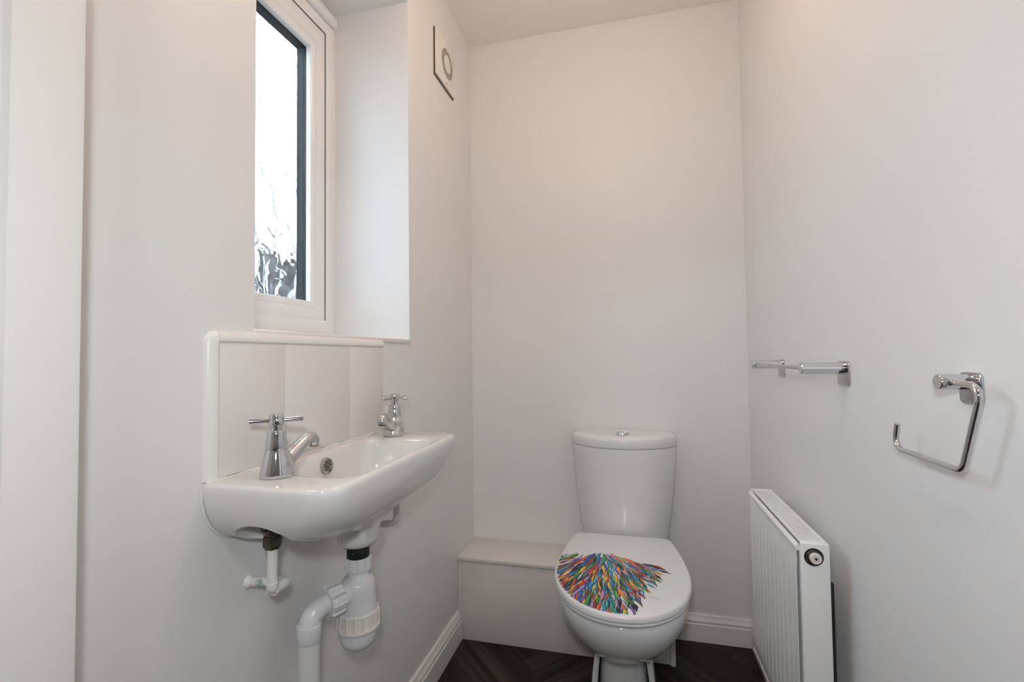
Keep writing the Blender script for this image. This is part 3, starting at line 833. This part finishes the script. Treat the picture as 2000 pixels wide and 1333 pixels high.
def inside(pt, poly):
    x, y = pt; c = False
    for i in range(len(poly)):
        x1, y1 = poly[i]; x2, y2 = poly[i-1]
        if (y1 > y) != (y2 > y) and x < (x2-x1)*(y-y1)/(y2-y1)+x1: c = not c
    return c
ring = [(math.atan2(y-OCY, x-OCX), math.hypot(x-OCX, y-OCY)) for x, y in outline]
ring.sort()
def inset_of(x, y):
    a = math.atan2(y-OCY, x-OCX); l = math.hypot(x-OCX, y-OCY)
    for i in range(len(ring)):
        a1, r1 = ring[i]; a0, r0 = ring[i-1]
        if i == 0: a0 -= 2*math.pi
        if a0 <= a <= a1:
            return r0+(r1-r0)*(a-a0)/max(1e-9, a1-a0) - l
    return ring[-1][1] - l
pv, pf, pc = [], [], []
crown = Vector((0.545, -0.375))
def stroke(path, wid, col, lift):
    """a flat tapered ribbon following path over the lid"""
    good = []
    for q in path:
        if inset_of(q.x, q.y) < 0.0085: break
        good.append(q)
    if len(good) < 4: return
    n0 = len(pv)
    for i, q in enumerate(good):
        t = i/(len(good)-1)
        d = (good[min(i+1, len(good)-1)] - good[max(i-1, 0)]).normalized()
        nrm = Vector((-d.y, d.x))
        w = wid*(0.25+0.75*math.sin(math.pi*min(1, t*1.25+0.08)))*(1 if t < 0.8 else (1.02-t)/0.22)
        if len(good) < len(path): w = max(w, wid*0.75)
        for sgn in (1, -1):
            e = q + nrm*w*sgn
            pv.append((e.x, e.y, LZ + 0.00005 + lift))
    for i in range(len(good)-1):
        k = n0 + 2*i
        pf.append((k, k+1, k+3, k+2)); pc.append(col)
rs = random.Random(11)
count = 0
cells = []
for _ in range(5200):
    pnt = Vector((rs.uniform(0.405, 0.71), rs.uniform(-0.73, -0.365)))
    if not inside(pnt, fan_poly): continue
    if any((pnt - c).length < 0.0100 for c in cells): continue
    cells.append(pnt)
cells.sort(key=lambda c: (c - crown).length, reverse=True)
def flow(q):
    d = q - crown
    v = Vector((d.x*1.15, d.y*1.0 - 0.06))
    v.normalize()
    return v
for i, c0 in enumerate(cells):
    ln_ = rs.uniform(0.055, 0.105)
    ph = rs.uniform(0, 6.28); am = rs.uniform(0.10, 0.34); fq = rs.uniform(45, 80)
    q = c0.copy(); path = []
    for s in range(16):
        path.append(q.copy())
        f = flow(q)
        a = am*math.sin(ph + s*ln_/15*fq)
        f = Vector((f.x*math.cos(a)-f.y*math.sin(a), f.x*math.sin(a)+f.y*math.cos(a)))
        q = q + f*ln_/15
        if not inside(q, fan_poly) and s > 5: 
            path.append(q.copy()); break
    wid = rs.uniform(0.0030, 0.0056)
    stroke([p_ + Vector((0.0012, -0.0004)) for p_ in path], wid*1.28, hexc('100f18'), i*2.2e-6)
    stroke(path, wid, rs.choice(PAL), i*2.2e-6 + 1.1e-6)
me = bpy.data.meshes.new('shaggy_print')
lo = Vector((0.56, -0.545, LZ))
me.from_pydata([Vector(q) - lo for q in pv], [], pf)
att = me.color_attributes.new('ink', 'FLOAT_COLOR', 'CORNER')
li = 0
for p_, c in zip(me.polygons, pc):
    for k in p_.loop_indices: att.data[k].color = (*c, 1)
me.materials.append(MT['print'])
bm = bmesh.new(); bm.from_mesh(me)
for f in bm.faces:
    f.normal_update()
    if f.normal.z < 0: f.normal_flip()
bm.to_mesh(me); bm.free()
o = make('shaggy_print', None, None, lid, mesh=me, loc=lo)
o['label'] = 'spray of multicoloured wavy brush strokes printed on white lid'
# the small scribbled mark in the corner of the print
sv = []
rg = random.Random(5)
ph_ = 0.0
for i in range(110):
    t = i/109
    ph_ += 0.45 + 0.25*math.sin(i*0.37) + rg.uniform(-0.1, 0.1)
    am = 0.0042 if t < 0.12 or 0.48 < t < 0.58 else 0.0016*(1.15-t)
    sv.append((0.6585 + 0.037*t + 0.0008*math.cos(ph_), -0.6085 - 0.011*t + am*math.sin(ph_), LZ + 0.0003))
mv, mf = [], []
for i, (x, y, z) in enumerate(sv):
    mv += [(x-0.00025, y-0.0005, z), (x+0.00025, y+0.0005, z)]
    if i: mf.append((2*i-2, 2*i, 2*i+1, 2*i-1))
sb = MB(); sb.add(mv, mf)
make('scribble', sb, 'ink', lid, smooth=0)

# ------------------------------------------------------------------ radiator
RX0, RX1, RY0, RY1, RZ0, RZ1 = 0.953, 1.015, -0.785, -0.388, 0.205, 0.660
ra = thing('radiator', (0.985, -0.586, RZ0), 'white panel radiator with ribbed front and slotted top on the wall', 'radiator')
nz = 10
zs = [RZ0 + 0.008 + (RZ1-0.012-RZ0-0.008)*k/nz for k in range(nz+1)]
zs = sorted(zs + [RZ0+0.030, RZ0+0.036, RZ1-0.052, RZ1-0.046])
ya, yb_ = RY0+0.009, RY1-0.004
prof_y = []
ribs = 12
for k in range(ribs):
    for ph, dep in ((0.0, -0.0012), (0.04, -0.0017), (0.10, -0.0019), (0.84, -0.0019), (0.90, -0.0017), (0.94, -0.0012), (0.945, 0.0040), (0.995, 0.0040)):
        prof_y.append((ya + (yb_-ya)*(k+ph)/ribs, dep))
prof_y.append((yb_, 0.0))
ny = len(prof_y)-1
fv, ff = [], []
for zi in zs:
    mk = min(1.0, max(0.0, (zi-(RZ0+0.030))/0.006)) * min(1.0, max(0.0, ((RZ1-0.046)-zi)/0.006))
    for y, dep in prof_y:
        fv.append((RX0 + 0.006 + dep*mk, y, zi))
n1 = ny+1
for a in range(len(zs)-1):
    for j in range(ny):
        ff.append((a*n1+j, a*n1+j+1, (a+1)*n1+j+1, (a+1)*n1+j))
b = MB(); b.add(fv, ff)
k0 = len(b.v)
# turn the edges back so that the panel has depth
b.box((RX0+0.0108, ya, RZ0+0.008), (RX0+0.014, yb_, RZ1-0.012))
make('front_panel', b, 'radiator', ra, smooth=35, recalc=True)
make('top_roll', MB().tube([(RX0+0.0085, RY0+0.0086, RZ1-0.0135), (RX0+0.0085, RY1-0.004, RZ1-0.0135)], 0.0065, 14), 'radiator', ra)
make('bottom_roll', MB().tube([(RX0+0.0095, RY0+0.0086, RZ0+0.009), (RX0+0.0095, RY1-0.004, RZ0+0.009)], 0.0055, 14), 'radiator', ra)
make('rear_panel', MB().box((RX1-0.009, RY0+0.010, RZ0+0.006), (RX1-0.003, RY1-0.004, RZ1-0.014)), 'radiator', ra, bevel=0.002)
# slotted top
gx0, gx1 = RX0+0.0135, RX1
gy0, gy1 = RY0+0.0088, RY1-0.0052
tgm = MB()
o4 = [(gx0,gy0),(gx1,gy0),(gx1,gy1),(gx0,gy1)]
i4 = [(gx0+0.006,RY0+0.022),(gx1-0.007,RY0+0.022),(gx1-0.007,RY1-0.014),(gx0+0.006,RY1-0.014)]
tgm.loft([[(x,y,RZ1-0.006) for x,y in o4], [(x,y,RZ1) for x,y in o4], [(x,y,RZ1) for x,y in i4], [(x,y,RZ1-0.006) for x,y in i4]], False, False)
for q in range(4): tgm.f.append((q, (q+1) % 4, 12+(q+1) % 4, 12+q))
tg = make('top_grille', tgm, 'radiator', ra, bevel=0.0008, segs=1)
nsl = 28
pit = (RY1-0.014 - (RY0+0.022))/nsl
slm = None
for i in range(nsl):
    y = RY0+0.022 + pit*i
    if slm is None:
        o = make('slat', MB().box((gx0+0.005, y+pit*0.5, RZ1-0.005), (gx1-0.006, y+pit*1.0, RZ1-0.0006)), 'radiator', tg, smooth=0)
        slm = o.data; so_ = WL[o.name]
    else:
        make('slat', None, None, tg, mesh=slm, loc=(so_.x, so_.y+pit*i, so_.z))
sdp = make('side_panel', MB().box((RX0+0.0105, RY0-0.001, RZ0), (RX1+0.001, RY0+0.0085, RZ1+0.0004)), 'radiator', ra, bevel=0.0035, segs=3)
make('side_panel', MB().box((RX0+0.008, RY1-0.005, RZ0), (RX1+0.001, RY1, RZ1)), 'radiator', ra, bevel=0.002)
vc = (0.9865, RY0-0.0012, 0.6330)
ri = make('valve_recess', MB().lathe([(0.0178,0.0),(0.0178,-0.0003),(0.0165,-0.0005),(0.0,-0.0005)], vc, (0,1,0), 36, True, False), 'black', ra)
make('valve_collar', MB().lathe([(0.0150,0.0),(0.0150,-0.0028),(0.0138,-0.0045),(0.0118,-0.0048),(0.0115,-0.002)], (vc[0]-0.0005, vc[1], vc[2]), (0,1,0), 32), 'brass', ra)
bp_ = make('bleed_plug', MB().lathe([(0.0108,0.0),(0.0108,-0.0085),(0.0100,-0.0100),(0.0052,-0.0102),(0.0048,-0.0085),(0,-0.0085)], (vc[0]+0.001, vc[1], vc[2]), (0,1,0), 28, True, False), 'plastic_c', ra)
make('bleed_screw', MB().lathe([(0.0030,-0.0085),(0.0030,-0.0104),(0,-0.0106)], (vc[0]+0.001, vc[1], vc[2]), (0,1,0), 4, True, False), 'brass', bp_, smooth=0)
for y in (RY0+0.045, RY1-0.045):
    make('wall_bracket', MB().box((RX1-0.003, y-0.036, RZ0+0.012), (RX1+0.0095, y-0.030, RZ0+0.375)).box((RX1-0.003, y+0.06*(1 if y < -0.6 else -1.2), RZ0+0.06), (W-0.0005, y+0.08*(1 if y < -0.6 else -1.2), RZ0+0.34)), 'black', ra, bevel=0.001, segs=1)

# ------------------------------------------------------------------ chrome fittings on the right wall
def plate(y0, y1, z0, z1, r, th=0.0035):
    lp = rrect(y0, y1, z0, z1, (r,)*4, 0, 4, 8)
    loops = []
    for xx, ins in ((W-0.0003, 0), (W-th+0.001, 0), (W-th, 0.001)):
        cy_, cz_ = (y0+y1)/2, (z0+z1)/2
        loops.append([(xx, cy_+(a-cy_)*(1-ins/(y1-y0)*2), cz_+(c-cz_)*(1-ins/(z1-z0)*2)) for a, c, _ in lp])
    return MB().loft(loops)
tr = thing('towel_rail', (W, -0.60, 0.978), 'short chrome towel rail on two cylindrical posts above the radiator', 'towel rail')
RZ = 1.0125
for yc in (-0.789, -0.395):
    make('wall_plate', plate(yc-0.0265, yc+0.0265, 0.9775, 1.0265, 0.008), 'satin', tr, smooth=40)
    make('post', MB().lathe([(0.0108,0.002),(0.0118,0.003),(0.0118,0.0785),(0.0108,0.0795),(0,0.0795)], (W, yc, RZ), (-1,0,0), 36, True, False), 'chrome', tr, smooth=40)
make('rail', MB().tube([(W-0.070, -0.789+0.009, RZ), (W-0.070, -0.395-0.009, RZ)], 0.0046, 20), 'satin', tr, smooth=60)
make('grub_screw', MB().lathe([(0.0035,0.0),(0.0035,0.0125),(0,0.0125)], (W-0.070, -0.395, RZ), (0,-1,0), 14, True, False), 'hole', tr)

hk = thing('toilet_roll_holder', (W, -1.15, 0.90), 'chrome open hook toilet roll holder nearest the camera on the wall', 'toilet roll holder')
HZ = 1.0055
make('wall_plate', plate(-1.1690, -1.1285, 0.9775, 1.0175, 0.008), 'satin', hk, smooth=40)
make('post', MB().lathe([(0.0090,0.002),(0.0098,0.003),(0.0098,0.0365),(0.0090,0.0375),(0,0.0375)], (W, -1.149, HZ), (-1,0,0), 36, True, False), 'chrome', hk, smooth=40)
RODX = 1.0235
rod = fillet([(RODX,-1.150,1.0050),(RODX,-1.2115,1.0045),(RODX,-1.1720,0.8985),(RODX,-1.0215,0.8988),(RODX,-1.0320,0.9355)], 0.0185, 10)
make('hook_rod', MB().tube(rod, 0.0041, 20), 'chrome', hk, smooth=60)

# ------------------------------------------------------------------ lamps added out of view
PX, PY, PZ = 0.55, -0.92, 2.12
la = thing('unseen_pendant_light', (PX, PY, PZ-0.08), 'unseen round globe lamp dropped on a short cord to light the ceiling', 'pendant light')
make('ceiling_rose', MB().lathe([(0.045,0.0),(0.045,-0.008),(0.030,-0.022),(0.006,-0.026)], (PX,PY,H-0.0005), (0,0,1), 32), 'lampbase', la)
make('cord', MB().lathe([(0.003,H-0.024),(0.003,PZ+0.10)], (PX,PY,0), (0,0,1), 10), 'lampbase', la)
make('lamp_holder', MB().lathe([(0.012,0.118),(0.018,0.112),(0.020,0.078),(0.030,0.072)], (PX,PY,PZ), (0,0,1), 24), 'lampbase', la)
make('globe', MB().lathe([(0.0,-0.08)] + [(0.08*math.sin(math.pi*k/20), -0.08*math.cos(math.pi*k/20)) for k in range(1, 18)], (PX,PY,PZ), (0,0,1), 32, False, True), 'lamp', la)
lh = thing('hall_fill_light', (0.60, -2.35, H-0.075), 'added round flush fill light with a frosted dome behind the camera', 'fill light')
make('lamp_base', MB().lathe([(0.155,0.0),(0.155,-0.018),(0.14,-0.02)], (0.60,-2.35,H-0.0005), (0,0,1), 40), 'lampbase', lh)
make('lamp_dome', MB().lathe([(0.142,-0.0205),(0.135,-0.036),(0.115,-0.052),(0.08,-0.065),(0.04,-0.072),(0,-0.074)], (0.60,-2.35,H), (0,0,1), 40, True, False), 'hallfill', lh)
